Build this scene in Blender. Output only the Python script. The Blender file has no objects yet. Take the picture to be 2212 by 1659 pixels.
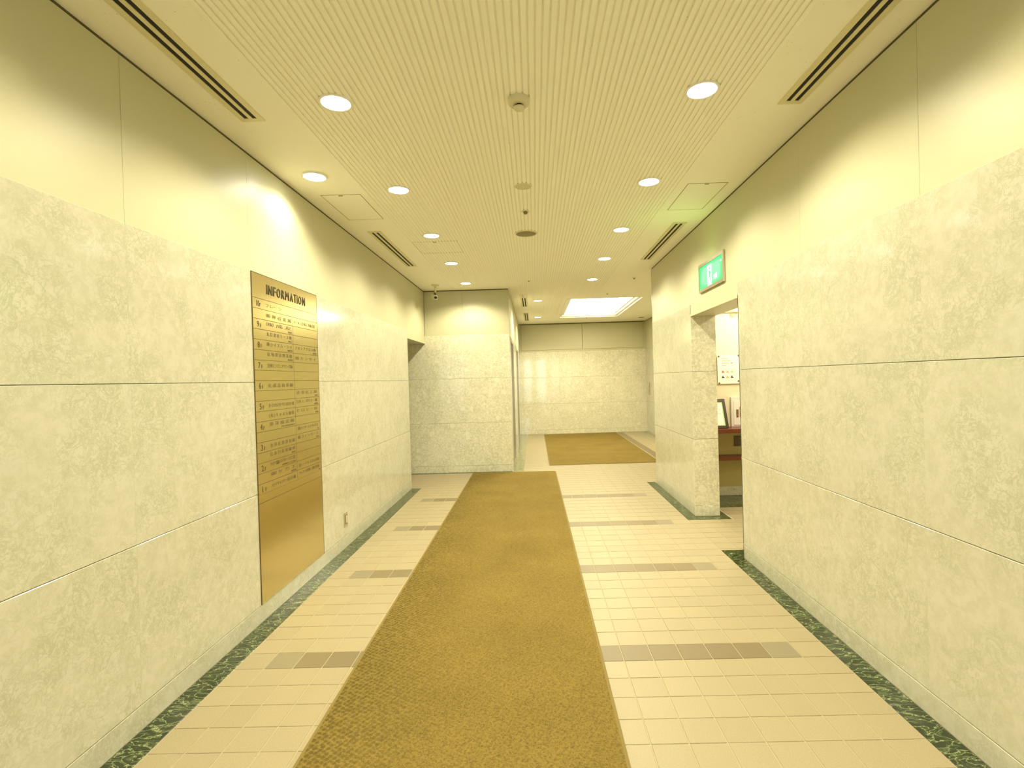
import bpy, bmesh, math, random
from mathutils import Matrix, Vector

random.seed(7)
sc = bpy.context.scene
COL = sc.collection

# ------------------------------------------------------------------ camera, world, exposure
def set_camera():
    yaw, pitch, roll = -0.0117553, -0.0095900, -0.0282947
    B = Matrix(((1, 0, 0), (0, 0, -1), (0, 1, 0)))
    c, s = math.cos(yaw), math.sin(yaw); Ry = Matrix(((c, 0, -s), (0, 1, 0), (s, 0, c)))
    c, s = math.cos(pitch), math.sin(pitch); Rp = Matrix(((1, 0, 0), (0, c, s), (0, -s, c)))
    c, s = math.cos(roll), math.sin(roll); Rr = Matrix(((c, -s, 0), (s, c, 0), (0, 0, 1)))
    R = Rr @ Rp @ Ry @ B
    right, down, fwd = R[0], R[1], R[2]
    cd = bpy.data.cameras.new('camera'); co = bpy.data.objects.new('camera', cd); COL.objects.link(co)
    m = Matrix.Identity(4)
    for i in range(3):
        m[i][0] = right[i]; m[i][1] = -down[i]; m[i][2] = -fwd[i]
    m[2][3] = 1.42
    co.matrix_world = m
    cd.sensor_fit = 'HORIZONTAL'; cd.sensor_width = 36.0
    cd.lens = 36.0 * 1110.0 / 2212.0
    cd.shift_x = -36.07 / 2212.0
    cd.clip_start = 0.02; cd.clip_end = 200
    sc.camera = co
set_camera()

sc.view_settings.view_transform = 'Standard'
sc.view_settings.look = 'None'
sc.view_settings.gamma = 1.0
sc.view_settings.use_curve_mapping = False
sc.view_settings.exposure = 0.63
sc.cycles.use_denoising = True
sc.cycles.max_bounces = 5
sc.cycles.diffuse_bounces = 4
sc.cycles.glossy_bounces = 3
sc.cycles.use_adaptive_sampling = True
sc.cycles.adaptive_threshold = 0.05

LAMP = (1.0, 0.925, 0.66)            # warm lamp colour
P_ROW, P_WASH, P_HALL = 50.0, 26.0, 80.0
world = bpy.data.worlds.new('World'); sc.world = world; world.use_nodes = True
world.node_tree.nodes['Background'].inputs[0].default_value = (0.86, 0.88, 1.0, 1)
world.node_tree.nodes['Background'].inputs[1].default_value = 4.5

# ------------------------------------------------------------------ dimensions (metres, camera at 0,0,1.42 looking along +Y)
XL, XR, CH = -1.68, 1.572, 2.828
YB = -4.0                            # entrance behind the camera
Y_LEFT_END, Y_COL = 6.84, 7.95
Y_DOOR0, Y_DOOR1, Y_RIGHT_END = 3.965, 5.15, 6.80
X_EL, X_FR, Y_FAR = -0.37, 2.86, 13.2
WT = 0.245                           # right wall thickness
J1, J2, J3 = 0.772, 1.447, 2.115     # marble joints
PL = 0.103                           # plinth height
GAPTOP = 0.015                       # shadow gap under the ceiling

# ------------------------------------------------------------------ helpers
def mat(name):
    m = bpy.data.materials.new(name); m.use_nodes = True
    nt = m.node_tree
    return m, nt, nt.nodes['Principled BSDF']
def node(nt, t, **kw):
    n = nt.nodes.new(t)
    for k, v in kw.items(): setattr(n, k, v)
    return n
def ramp(nt, stops):
    n = nt.nodes.new('ShaderNodeValToRGB'); e = n.color_ramp.elements
    while len(e) < len(stops): e.new(0.5)
    for i, (p, c) in enumerate(stops):
        e[i].position = p; e[i].color = (*c, 1) if len(c) == 3 else c
    return n
def simple(name, col, rough=0.5, metal=0.0, spec=0.5):
    m, nt, b = mat(name)
    b.inputs['Base Color'].default_value = (*col, 1); b.inputs['Roughness'].default_value = rough
    b.inputs['Metallic'].default_value = metal; b.inputs['Specular IOR Level'].default_value = spec
    return m
def emit(name, col, strength):
    m, nt, b = mat(name)
    b.inputs['Base Color'].default_value = (*col, 1)
    b.inputs['Emission Color'].default_value = (*col, 1); b.inputs['Emission Strength'].default_value = strength
    return m
def coords(nt, rnd=0.0):
    g = node(nt, 'ShaderNodeNewGeometry')
    if not rnd: return g.outputs['Position']
    o = node(nt, 'ShaderNodeObjectInfo'); mm = node(nt, 'ShaderNodeMath', operation='MULTIPLY'); mm.inputs[1].default_value = rnd
    nt.links.new(o.outputs['Random'], mm.inputs[0])
    a = node(nt, 'ShaderNodeVectorMath', operation='ADD')
    nt.links.new(g.outputs['Position'], a.inputs[0]); nt.links.new(mm.outputs[0], a.inputs[1])
    return a.outputs[0]
def mixc(nt, fac, a, b, mode='MIX'):
    n = node(nt, 'ShaderNodeMix', data_type='RGBA', blend_type=mode)
    for sock, v in ((n.inputs[0], fac), (n.inputs[6], a), (n.inputs[7], b)):
        if isinstance(v, (int, float)): sock.default_value = v
        elif isinstance(v, tuple): sock.default_value = (*v, 1)
        else: nt.links.new(v, sock)
    return n.outputs[2]

def marble(name, light, dark, vein, rough=0.14, clasts=0.0, fine=15.0, vein_w=0.035):
    """mottled stone: soft blotches crossed by thin ragged veins; clasts adds pale rounded fragments in a fine speckled ground"""
    m, nt, b = mat(name); L = nt.links
    p = coords(nt, 9.0)
    def noise(scale, detail, rough_=0.6, dist=0.0):
        n = node(nt, 'ShaderNodeTexNoise'); n.inputs['Scale'].default_value = scale; n.inputs['Detail'].default_value = detail
        n.inputs['Roughness'].default_value = rough_; n.inputs['Distortion'].default_value = dist
        L.new(p, n.inputs['Vector']); return n.outputs['Fac']
    r1 = ramp(nt, [(0.36, dark), (0.58, light)]); L.new(noise(fine, 5, 0.66, 0.3), r1.inputs[0])
    def ridge(scale, w, dist):
        s_ = node(nt, 'ShaderNodeMath', operation='SUBTRACT'); s_.inputs[1].default_value = 0.5; L.new(noise(scale, 4, 0.62, dist), s_.inputs[0])
        a_ = node(nt, 'ShaderNodeMath', operation='ABSOLUTE'); L.new(s_.outputs[0], a_.inputs[0])
        rr = ramp(nt, [(0.0, (1, 1, 1)), (w, (0, 0, 0))]); L.new(a_.outputs[0], rr.inputs[0]); return rr.outputs[0]
    rm = ramp(nt, [(0.38, (0.1,) * 3), (0.60, (0.9,) * 3)]); L.new(noise(4.0, 2), rm.inputs[0])
    c = r1.outputs[0]
    for sc_, w in ((11.0, vein_w), (30.0, vein_w * 1.6)):
        mv = node(nt, 'ShaderNodeMath', operation='MULTIPLY'); L.new(ridge(sc_, w, 0.8), mv.inputs[0]); L.new(rm.outputs[0], mv.inputs[1])
        c = mixc(nt, mv.outputs[0], c, vein)
    if clasts:
        d = node(nt, 'ShaderNodeTexNoise'); d.inputs['Scale'].default_value = 9.0; L.new(p, d.inputs['Vector'])
        sv = node(nt, 'ShaderNodeVectorMath', operation='SCALE'); sv.inputs['Scale'].default_value = 0.10; L.new(d.outputs['Color'], sv.inputs[0])
        q = node(nt, 'ShaderNodeVectorMath', operation='ADD'); L.new(p, q.inputs[0]); L.new(sv.outputs[0], q.inputs[1])
        for scale, lo in ((36.0, 0.40), (10.0, 0.78)):
            v2 = node(nt, 'ShaderNodeTexVoronoi', feature='F1'); v2.inputs['Scale'].default_value = scale
            L.new(q.outputs[0], v2.inputs['Vector'])
            sp = node(nt, 'ShaderNodeSeparateColor'); L.new(v2.outputs['Color'], sp.inputs[0])
            g1 = ramp(nt, [(lo, (0, 0, 0)), (lo + 0.06, (1, 1, 1))]); L.new(sp.outputs[0], g1.inputs[0])
            g2 = ramp(nt, [(0.30, (1, 1, 1)), (0.46, (0, 0, 0))]); L.new(v2.outputs['Distance'], g2.inputs[0])
            mm = node(nt, 'ShaderNodeMath', operation='MULTIPLY'); L.new(g1.outputs[0], mm.inputs[0]); L.new(g2.outputs[0], mm.inputs[1])
            m3 = node(nt, 'ShaderNodeMath', operation='MULTIPLY'); m3.inputs[1].default_value = clasts; L.new(mm.outputs[0], m3.inputs[0])
            c = mixc(nt, m3.outputs[0], c, tuple(min(1, x * 1.05) for x in light))
    L.new(c, b.inputs['Base Color'])
    b.inputs['Roughness'].default_value = rough
    return m

M = {}
M['marble'] = marble('pale_marble', (0.615, 0.595, 0.48), (0.545, 0.53, 0.40), (0.47, 0.465, 0.335), 0.12, fine=20.0)
M['breccia'] = marble('breccia_marble', (0.77, 0.74, 0.58), (0.62, 0.605, 0.435), (0.53, 0.525, 0.365), 0.05, 0.75, 34.0, 0.03)
M['paint'] = simple('cream_paint', (0.56, 0.54, 0.355), 0.42)
M['joint'] = simple('dark_joint', (0.28, 0.25, 0.13), 0.7)
M['grout'] = simple('pale_grout', (0.46, 0.395, 0.25), 0.8)
M['gap'] = simple('shadow_gap', (0.09, 0.078, 0.032), 0.8)
M['white'] = simple('white_enamel', (0.86, 0.84, 0.76), 0.35)
M['cream'] = simple('cream_plastic', (0.70, 0.66, 0.45), 0.4)
M['olive'] = simple('olive_grille', (0.22, 0.18, 0.07), 0.5)
M['black'] = simple('black_plastic', (0.02, 0.018, 0.012), 0.4)
M['slot'] = simple('dark_slot', (0.012, 0.010, 0.006), 0.7)
M['chrome'] = simple('brushed_steel', (0.62, 0.58, 0.45), 0.3, 0.9)
M['ventmetal'] = simple('vent_aluminium', (0.74, 0.68, 0.42), 0.4)
M['lampglow'] = emit('lamp_glow', (1.0, 0.97, 0.88), 14.0)
M['panelglow'] = emit('panel_glow', (1.0, 0.92, 0.66), 7.2)
M['tubeglow'] = emit('tube_glow', (1.0, 0.93, 0.78), 5.0)
M['redwood'] = simple('red_wood', (0.17, 0.04, 0.014), 0.35)
M['brownwood'] = simple('dark_frame_wood', (0.06, 0.03, 0.012), 0.35)
M['paper'] = simple('white_paper', (0.90, 0.88, 0.80), 0.6)
M['ink'] = simple('dark_ink', (0.06, 0.05, 0.02), 0.5)
M['redink'] = simple('red_ink', (0.62, 0.16, 0.07), 0.5)
M['orangeink'] = simple('orange_ink', (0.75, 0.45, 0.20), 0.5)
M['greenink'] = simple('pale_green_ink', (0.45, 0.68, 0.25), 0.5)
M['mesh_brown'] = simple('brown_mesh', (0.16, 0.12, 0.04), 0.6)
M['olivepaint'] = simple('ochre_paint', (0.62, 0.53, 0.22), 0.5)

def make_ceiling_mat():
    m, nt, b = mat('acoustic_ceiling'); L = nt.links
    n = node(nt, 'ShaderNodeTexVoronoi', feature='F1'); n.inputs['Scale'].default_value = 42
    L.new(coords(nt), n.inputs['Vector'])
    r = ramp(nt, [(0.05, (0.45, 0.41, 0.26)), (0.13, (0.95, 0.93, 0.81))]); L.new(n.outputs['Distance'], r.inputs[0])
    g = node(nt, 'ShaderNodeTexNoise'); g.inputs['Scale'].default_value = 7.0; L.new(coords(nt), g.inputs['Vector'])
    rg = ramp(nt, [(0.52, (0, 0, 0)), (0.62, (0.8, 0.8, 0.8))]); L.new(g.outputs['Fac'], rg.inputs[0])
    L.new(mixc(nt, rg.outputs[0], (0.95, 0.93, 0.81), r.outputs[0]), b.inputs['Base Color'])
    b.inputs['Roughness'].default_value = 0.9; b.inputs['Specular IOR Level'].default_value = 0.2
    return m
M['ceil'] = make_ceiling_mat()
M['rib'] = simple('ceiling_rib_board', (0.95, 0.93, 0.81), 0.85, 0, 0.2)

def make_tile_mat(name, col, var=0.06):
    m, nt, b = mat(name); L = nt.links
    n = node(nt, 'ShaderNodeTexNoise'); n.inputs['Scale'].default_value = 260; n.inputs['Detail'].default_value = 2
    L.new(coords(nt), n.inputs['Vector'])
    lo = tuple(c * 0.90 for c in col); hi = tuple(min(1, c * 1.07) for c in col)
    r = ramp(nt, [(0.35, lo), (0.65, hi)]); L.new(n.outputs['Fac'], r.inputs[0])
    o = node(nt, 'ShaderNodeObjectInfo')
    r2 = ramp(nt, [(0.0, (1 - var,) * 3), (1.0, (1, 1, 1))]); L.new(o.outputs['Random'], r2.inputs[0])
    L.new(mixc(nt, 1.0, r.outputs[0], r2.outputs[0], 'MULTIPLY'), b.inputs['Base Color'])
    b.inputs['Roughness'].default_value = 0.46
    return m
M['tile'] = make_tile_mat('beige_floor_tile', (0.385, 0.322, 0.192))
M['tile_dark'] = make_tile_mat('tan_floor_tile', (0.215, 0.168, 0.086))
M['tile_grey'] = make_tile_mat('grey_beige_floor_tile', (0.265, 0.228, 0.140))

def make_green():
    m, nt, b = mat('green_marble'); L = nt.links
    p = coords(nt, 5.0)
    mp = node(nt, 'ShaderNodeMapping'); mp.inputs['Rotation'].default_value = (0, 0, 0.55); mp.inputs['Scale'].default_value = (1, 2.2, 1)
    L.new(p, mp.inputs[0])
    d = node(nt, 'ShaderNodeTexNoise'); d.inputs['Scale'].default_value = 6; d.inputs['Detail'].default_value = 5; L.new(mp.outputs[0], d.inputs['Vector'])
    s = node(nt, 'ShaderNodeVectorMath', operation='SCALE'); s.inputs['Scale'].default_value = 0.35; L.new(d.outputs['Color'], s.inputs[0])
    q = node(nt, 'ShaderNodeVectorMath', operation='ADD'); L.new(mp.outputs[0], q.inputs[0]); L.new(s.outputs[0], q.inputs[1])
    v = node(nt, 'ShaderNodeTexVoronoi', feature='DISTANCE_TO_EDGE'); v.inputs['Scale'].default_value = 11; L.new(q.outputs[0], v.inputs['Vector'])
    rv = ramp(nt, [(0.0, (0.42, 0.46, 0.24)), (0.020, (0.07, 0.095, 0.032)), (0.08, (0.022, 0.034, 0.011))]); L.new(v.outputs['Distance'], rv.inputs[0])
    n = node(nt, 'ShaderNodeTexNoise'); n.inputs['Scale'].default_value = 26; n.inputs['Detail'].default_value = 6; L.new(q.outputs[0], n.inputs['Vector'])
    rn = ramp(nt, [(0.54, (0, 0, 0)), (0.74, (0.6,) * 3)]); L.new(n.outputs['Fac'], rn.inputs[0])
    L.new(mixc(nt, rn.outputs[0], rv.outputs[0], (0.22, 0.27, 0.11)), b.inputs['Base Color'])
    b.inputs['Roughness'].default_value = 0.16
    return m
M['green'] = make_green()
M['greystone'] = marble('grey_green_stone', (0.34, 0.33, 0.19), (0.24, 0.24, 0.13), (0.18, 0.18, 0.10), 0.15)

def make_carpet(name, col):
    m, nt, b = mat(name); L = nt.links
    p = coords(nt)
    mp = node(nt, 'ShaderNodeMapping'); mp.inputs['Rotation'].default_value = (0, 0, math.radians(30)); L.new(p, mp.inputs[0])
    v = node(nt, 'ShaderNodeTexVoronoi', feature='F1'); v.inputs['Scale'].default_value = 46; v.inputs['Randomness'].default_value = 0.35
    L.new(mp.outputs[0], v.inputs['Vector'])
    n = node(nt, 'ShaderNodeTexNoise'); n.inputs['Scale'].default_value = 170; n.inputs['Detail'].default_value = 3; L.new(p, n.inputs['Vector'])
    n2 = node(nt, 'ShaderNodeTexNoise'); n2.inputs['Scale'].default_value = 2.0; n2.inputs['Detail'].default_value = 5; L.new(p, n2.inputs['Vector'])
    # dark weave dimples are strongest along the left edge and fade to the right
    sx = node(nt, 'ShaderNodeSeparateXYZ'); L.new(p, sx.inputs[0])
    rx = node(nt, 'ShaderNodeMapRange'); rx.inputs[1].default_value = -0.95; rx.inputs[2].default_value = -0.45; rx.inputs[3].default_value = 0.85; rx.inputs[4].default_value = 0.22
    L.new(sx.outputs[0], rx.inputs[0])
    rv = ramp(nt, [(0.30, (1, 1, 1)), (0.62, (0, 0, 0))]); L.new(v.outputs['Distance'], rv.inputs[0])
    mm = node(nt, 'ShaderNodeMath', operation='MULTIPLY'); L.new(rv.outputs[0], mm.inputs[0]); L.new(rx.outputs[0], mm.inputs[1])
    dk = tuple(c * 0.45 for c in col); lt = tuple(c * 1.12 for c in col)
    rn = ramp(nt, [(0.32, tuple(c * 0.62 for c in col)), (0.55, lt)]); L.new(n.outputs['Fac'], rn.inputs[0])
    c1 = mixc(nt, mm.outputs[0], rn.outputs[0], dk)
    r2 = ramp(nt, [(0.3, (0.86,) * 3), (0.7, (1.04,) * 3)]); L.new(n2.outputs['Fac'], r2.inputs[0])
    L.new(mixc(nt, 1.0, c1, r2.outputs[0], 'MULTIPLY'), b.inputs['Base Color'])
    b.inputs['Roughness'].default_value = 0.95; b.inputs['Specular IOR Level'].default_value = 0.1
    bp = node(nt, 'ShaderNodeBump'); bp.inputs['Strength'].default_value = 0.5; bp.inputs['Distance'].default_value = 0.004
    bm_ = node(nt, 'ShaderNodeMath', operation='ADD'); L.new(v.outputs['Distance'], bm_.inputs[0]); L.new(n.outputs['Fac'], bm_.inputs[1])
    L.new(bm_.outputs[0], bp.inputs['Height']); L.new(bp.outputs[0], b.inputs['Normal'])
    return m
M['carpet'] = make_carpet('tan_carpet', (0.232, 0.167, 0.042))
M['binding'] = simple('carpet_binding', (0.225, 0.165, 0.045), 0.9)

def make_brass():
    m, nt, b = mat('brushed_brass'); L = nt.links
    p = coords(nt); mp = node(nt, 'ShaderNodeMapping'); mp.inputs['Scale'].default_value = (1, 3, 260); L.new(p, mp.inputs[0])
    n = node(nt, 'ShaderNodeTexNoise'); n.inputs['Scale'].default_value = 3; n.inputs['Detail'].default_value = 3; L.new(mp.outputs[0], n.inputs['Vector'])
    r = ramp(nt, [(0.3, (0.56, 0.46, 0.19)), (0.7, (0.68, 0.57, 0.26))]); L.new(n.outputs['Fac'], r.inputs[0])
    L.new(r.outputs[0], b.inputs['Base Color'])
    b.inputs['Metallic'].default_value = 0.9; b.inputs['Roughness'].default_value = 0.24
    return m
M['brass'] = make_brass()
M['engrave'] = simple('engraved_line', (0.10, 0.07, 0.015), 0.6)
M['letter'] = simple('sign_letter', (0.045, 0.035, 0.012), 0.45)
M['fill'] = simple('engraved_letter_fill', (0.14, 0.11, 0.04), 0.5)
M['roompaint'] = simple('warm_white_paint', (0.86, 0.79, 0.56), 0.5)
M['panelplate'] = simple('call_panel_plate', (0.38, 0.34, 0.17), 0.4)
M['lift_steel'] = simple('lift_door_steel', (0.62, 0.55, 0.34), 0.22, 0.85)
M['signgreen'] = emit('exit_green', (0.002, 0.60, 0.155), 1.0)
M['signpale'] = emit('exit_pale_green', (0.17, 0.66, 0.31), 1.0)
M['signwhite'] = emit('exit_white', (0.80, 0.86, 0.76), 1.1)
M['signmid'] = emit('exit_mid_green', (0.06, 0.62, 0.21), 1.0)
for k_ in ('signmid', 'signgreen', 'signpale', 'signwhite'): M[k_].node_tree.nodes['Principled BSDF'].inputs['Base Color'].default_value = (0.02, 0.03, 0.02, 1)
for k_ in ('lampglow', 'tubeglow', 'signmid', 'signgreen', 'signpale', 'signwhite'): M[k_].cycles.emission_sampling = 'NONE'   # small glows, found by bounced rays
def make_glass():
    m = bpy.data.materials.new('window_glass'); m.use_nodes = True; nt = m.node_tree; nt.nodes.clear()
    o = node(nt, 'ShaderNodeOutputMaterial'); t = node(nt, 'ShaderNodeBsdfTransparent'); g = node(nt, 'ShaderNodeBsdfGlossy')
    g.inputs['Roughness'].default_value = 0.02; t.inputs[0].default_value = (0.93, 0.96, 0.94, 1)
    f = node(nt, 'ShaderNodeFresnel'); x = node(nt, 'ShaderNodeMixShader')
    nt.links.new(f.outputs[0], x.inputs[0]); nt.links.new(t.outputs[0], x.inputs[1]); nt.links.new(g.outputs[0], x.inputs[2]); nt.links.new(x.outputs[0], o.inputs[0])
    return m
M['glass'] = make_glass()

def tag(o, label=None, cat=None, group=None, kind=None):
    if label: o['label'] = label
    if cat: o['category'] = cat
    if group: o['group'] = group
    if kind: o['kind'] = kind
    return o
def link(name, me, parent=None, loc=(0, 0, 0)):
    o = bpy.data.objects.new(name, me); COL.objects.link(o); o.location = loc
    if parent is not None:
        o.parent = parent
    return o
def empty(name, loc=(0, 0, 0)):
    o = bpy.data.objects.new(name, None); COL.objects.link(o); o.location = loc; o.empty_display_size = 0.05
    return o
class MB:
    """collects simple solids, then links them as one mesh object"""
    def __init__(s): s.v = []; s.f = []; s.mi = []
    def poly(s, vs, fs, mi=0):
        k = len(s.v); s.v += [tuple(v) for v in vs]
        for f in fs: s.f.append([i + k for i in f]); s.mi.append(mi)
        return s
    def box(s, x0, x1, y0, y1, z0, z1, mi=0):
        return s.poly([(x, y, z) for x in (x0, x1) for y in (y0, y1) for z in (z0, z1)],
                      [(0, 1, 3, 2), (4, 6, 7, 5), (0, 4, 5, 1), (2, 3, 7, 6), (0, 2, 6, 4), (1, 5, 7, 3)], mi)
    def lathe(s, prof, n=32, cx=0, cy=0, mi=0):
        vs = []; fs = []
        for r, z in prof:
            for i in range(n):
                a = 2 * math.pi * i / n; vs.append((cx + r * math.cos(a), cy + r * math.sin(a), z))
        for j in range(len(prof) - 1):
            for i in range(n):
                i2 = (i + 1) % n; fs.append((j * n + i, j * n + i2, (j + 1) * n + i2, (j + 1) * n + i))
        return s.poly(vs, fs, mi)
    def prism(s, pts, axis, a, b, mi=0):
        """extrude an outline along axis (0/1/2) from a to b"""
        n = len(pts)
        def put(p, t):
            return {0: (t, p[0], p[1]), 1: (p[0], t, p[1]), 2: (p[0], p[1], t)}[axis]
        vs = [put(p, a) for p in pts] + [put(p, b) for p in pts]
        fs = [tuple(range(n)), tuple(range(n, 2 * n))] + [(i, (i + 1) % n, n + (i + 1) % n, n + i) for i in range(n)]
        return s.poly(vs, fs, mi)
    def mesh(s, name, mats, smooth=False):
        me = bpy.data.meshes.new(name); me.from_pydata(s.v, [], s.f)
        for m in (mats if isinstance(mats, (list, tuple)) else [mats]): me.materials.append(m)
        me.polygons.foreach_set('material_index', s.mi)
        bm = bmesh.new(); bm.from_mesh(me); bmesh.ops.recalc_face_normals(bm, faces=bm.faces)
        bm.to_mesh(me); bm.free()
        if smooth:
            me.polygons.foreach_set('use_smooth', [True] * len(me.polygons))
            me.set_sharp_from_angle(angle=math.radians(40))
        return me
    def build(s, name, mats, parent=None, loc=(0, 0, 0), smooth=False):
        return link(name, s.mesh(name, mats, smooth), parent, loc)

_cache = {}
def cbox(name, x0, x1, y0, y1, z0, z1, m, parent, ch=0.0015):
    """chamfered block as an object of its own; alike blocks share their mesh"""
    size = (round(x1 - x0, 4), round(y1 - y0, 4), round(z1 - z0, 4)); key = (size, ch, m.name)
    me = _cache.get(key)
    if me is None:
        bm = bmesh.new(); bmesh.ops.create_cube(bm, size=1.0)
        bmesh.ops.scale(bm, vec=size, verts=bm.verts)
        if ch: bmesh.ops.bevel(bm, geom=bm.edges[:], offset=ch, segments=1, affect='EDGES')
        me = bpy.data.meshes.new(name); bm.to_mesh(me); bm.free(); me.materials.append(m); _cache[key] = me
    return link(name, me, parent, ((x0 + x1) / 2, (y0 + y1) / 2, (z0 + z1) / 2))
def slab(name, axis, face, depth, a, b, lo, hi, m, parent, ch=0.0018):
    """wall slab with eased top and bottom edges; runs along Y (axis 0) or X (axis 1)"""
    ln, h = round(b - a, 4), round(hi - lo, 4); key = (axis, ln, h, round(depth, 4), ch, m.name); me = _cache.get(key)
    if me is None:
        d = depth; c = math.copysign(ch, d)
        prof = [(d, -h / 2), (c, -h / 2), (0, -h / 2 + ch), (0, h / 2 - ch), (c, h / 2), (d, h / 2)]
        mb = MB()
        if axis == 0:
            vs = [(q[0], t, q[1]) for t in (-ln / 2, ln / 2) for q in prof]
        else:
            vs = [(t, q[0], q[1]) for t in (-ln / 2, ln / 2) for q in prof]
        n = len(prof)
        mb.poly(vs, [tuple(range(n)), tuple(range(n, 2 * n))] + [(i, (i + 1) % n, n + (i + 1) % n, n + i) for i in range(n)])
        me = mb.mesh(name, m); _cache[key] = me
    loc = (face, (a + b) / 2, (lo + hi) / 2) if axis == 0 else ((a + b) / 2, face, (lo + hi) / 2)
    return link(name, me, parent, loc)
def rows_panels(parent, axis, face, depth, us, zs, m, name, gz=0.0012, gu=0.0002, skip=None, ch=0.0018):
    """rows of slabs on a wall; axis 0: wall plane X=face, slabs run along Y; axis 1: plane Y=face, along X. depth signed into the wall"""
    for i in range(len(us) - 1):
        for j in range(len(zs) - 1):
            if skip and skip(us[i], us[i + 1], zs[j], zs[j + 1]): continue
            lo = zs[j] + (gz if zs[j] > 0.02 else 0)
            hi = zs[j + 1] - (gz if j < len(zs) - 2 or zs[j + 1] < 0.2 else 0)
            slab(name, axis, face, depth, us[i] + gu, us[i + 1] - gu, lo, hi, m, parent, ch)
def struct(o): return tag(o, kind='structure')

# ------------------------------------------------------------------ floor
floor = struct(MB().box(-4.2, 3.5, YB - 0.3, Y_FAR + 0.3, -0.20, -0.0025).build('floor', M['grout']))
RP, R0 = 0.1465, 2.557
LCOLS = [-1.553 + 0.1472 * k for k in range(9)]
RCOLS = [0.408 + 0.1478 * k for k in range(-2, 7)] + [1.46]
GAP = 0.0022
def row_y(k): return R0 + k * RP
KMIN, KMAX = -44, 72
STRIPES = {0, 8, 16, 24, -8, -16, -24}
def tile_kind(k, x0, x1):
    if k in STRIPES and x1 < 1.31 and x0 > -1.42:
        if x1 > 1.25 or x0 < -1.38: return 'tile_grey'
        return 'tile_dark'
    return 'tile'
singles = set()
for k in range(-5, 18):
    for c in [(LCOLS[i], LCOLS[i + 1]) for i in range(5)] + [(RCOLS[i], RCOLS[i + 1]) for i in range(1, 9)]:
        singles.add((k, c))
singles = set(sorted(singles, key=lambda t: t[0])[:299])
for k, (x0, x1) in sorted(singles):
    y0, y1 = row_y(k), row_y(k + 1)
    cbox('floor_tile', x0 + GAP, x1 - GAP, y0 + GAP, y1 - GAP, -0.006, random.choice((0.0, -0.0003, 0.0002)), M[tile_kind(k, x0, x1)], floor, 0.0012)
fld = MB(); order = ['tile', 'tile_dark', 'tile_grey']
cols_main = [(LCOLS[i], LCOLS[i + 1]) for i in range(8)] + [(LCOLS[8], RCOLS[0])] + [(RCOLS[i], RCOLS[i + 1]) for i in range(9)]
cols_hall = [(1.46 + 0.148 * i, 1.46 + 0.148 * (i + 1)) for i in range(8)] + [(2.644, 2.735)]
cols_left = [(-1.553 - 0.1472 * (i + 1), -1.553 - 0.1472 * i) for i in range(16)]
def addtile(x0, x1, y0, y1, mi):
    if y1 - y0 < 0.02 or x1 - x0 < 0.02: return
    a, b, c, d = x0 + GAP, x1 - GAP, y0 + GAP, y1 - GAP; e = 0.0012
    fld.poly([(a, c, -0.005), (b, c, -0.005), (b, d, -0.005), (a, d, -0.005), (a + e, c + e, 0), (b - e, c + e, 0), (b - e, d - e, 0), (a + e, d - e, 0)],
             [(0, 1, 5, 4), (1, 2, 6, 5), (2, 3, 7, 6), (3, 0, 4, 7), (4, 5, 6, 7)], mi)
for k in range(KMIN, KMAX):
    y0, y1 = row_y(k), row_y(k + 1)
    for c in cols_main:
        if (k, c) in singles: continue
        yy1 = y1
        if c[1] < X_EL + 0.17:                     # stops at the block beyond the corridor
            if y0 > Y_COL - 0.08: continue
            yy1 = min(y1, Y_COL - 0.08)
        addtile(c[0], c[1], max(y0, YB), min(yy1, Y_FAR), order.index(tile_kind(k, *c)))
    for i, c in enumerate(cols_hall):
        if y1 > Y_RIGHT_END + 0.072:
            addtile(c[0], c[1], max(y0, Y_RIGHT_END + 0.072), min(y1, Y_FAR), 1 if i == 4 else 0)
        if y0 >= 3.15 and y0 < 5.47:               # the room behind the doorway
            x0 = c[0]
            ya, yb = y0, min(y1, 5.47)
            if c[0] < XR + WT and c[1] <= XR + WT + 0.07: ya = max(ya, Y_DOOR0 + 0.172)
            if c[0] < XR + WT + 0.07:
                if yb > Y_DOOR1 - 0.127 and c[1] > XR + WT + 0.09: addtile(XR + WT + 0.072, c[1], max(ya, Y_DOOR1 - 0.127), yb, 0)
                yb = min(yb, Y_DOOR1 - 0.127)
            addtile(x0, c[1], ya, yb, 0)
    for c in cols_left:
        if y1 > Y_LEFT_END and y0 < Y_COL - 0.08: addtile(c[0], c[1], max(y0, Y_LEFT_END), min(y1, Y_COL - 0.08), 0)
tag(fld.build('floor_tiles', [M[n] for n in order], floor), 'beige floor tiles beyond the nearest ones', kind='stuff')

def band(x0, x1, y0, y1, m='green', step=0.9, along='y'):
    a, b = (y0, y1) if along == 'y' else (x0, x1)
    n = max(1, round((b - a) / step))
    for i in range(n):
        s0, s1 = a + (b - a) * i / n, a + (b - a) * (i + 1) / n
        if along == 'y': cbox('border_stone', x0, x1, s0 + 0.0005, s1 - 0.0005, -0.012, 0.0004, M[m], floor, 0.0008)
        else: cbox('border_stone', s0 + 0.0005, s1 - 0.0005, y0, y1, -0.012, 0.0004, M[m], floor, 0.0008)
band(XL + 0.001, -1.556, YB, Y_LEFT_END + 0.005)
band(1.462, XR - 0.001, YB, Y_DOOR0 + 0.17)
band(XR, XR + WT, Y_DOOR0 + 0.001, Y_DOOR0 + 0.17, along='x')
band(1.462, XR - 0.001, Y_DOOR1 - 0.125, Y_RIGHT_END + 0.07)
band(XR, XR + WT + 0.07, Y_DOOR1 - 0.125, Y_DOOR1 - 0.001, along='x')
band(XR + WT + 0.001, XR + WT + 0.07, Y_DOOR1, 5.465)
band(XR + WT + 0.001, 3.28, 5.475, 6.019, along='x')
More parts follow.
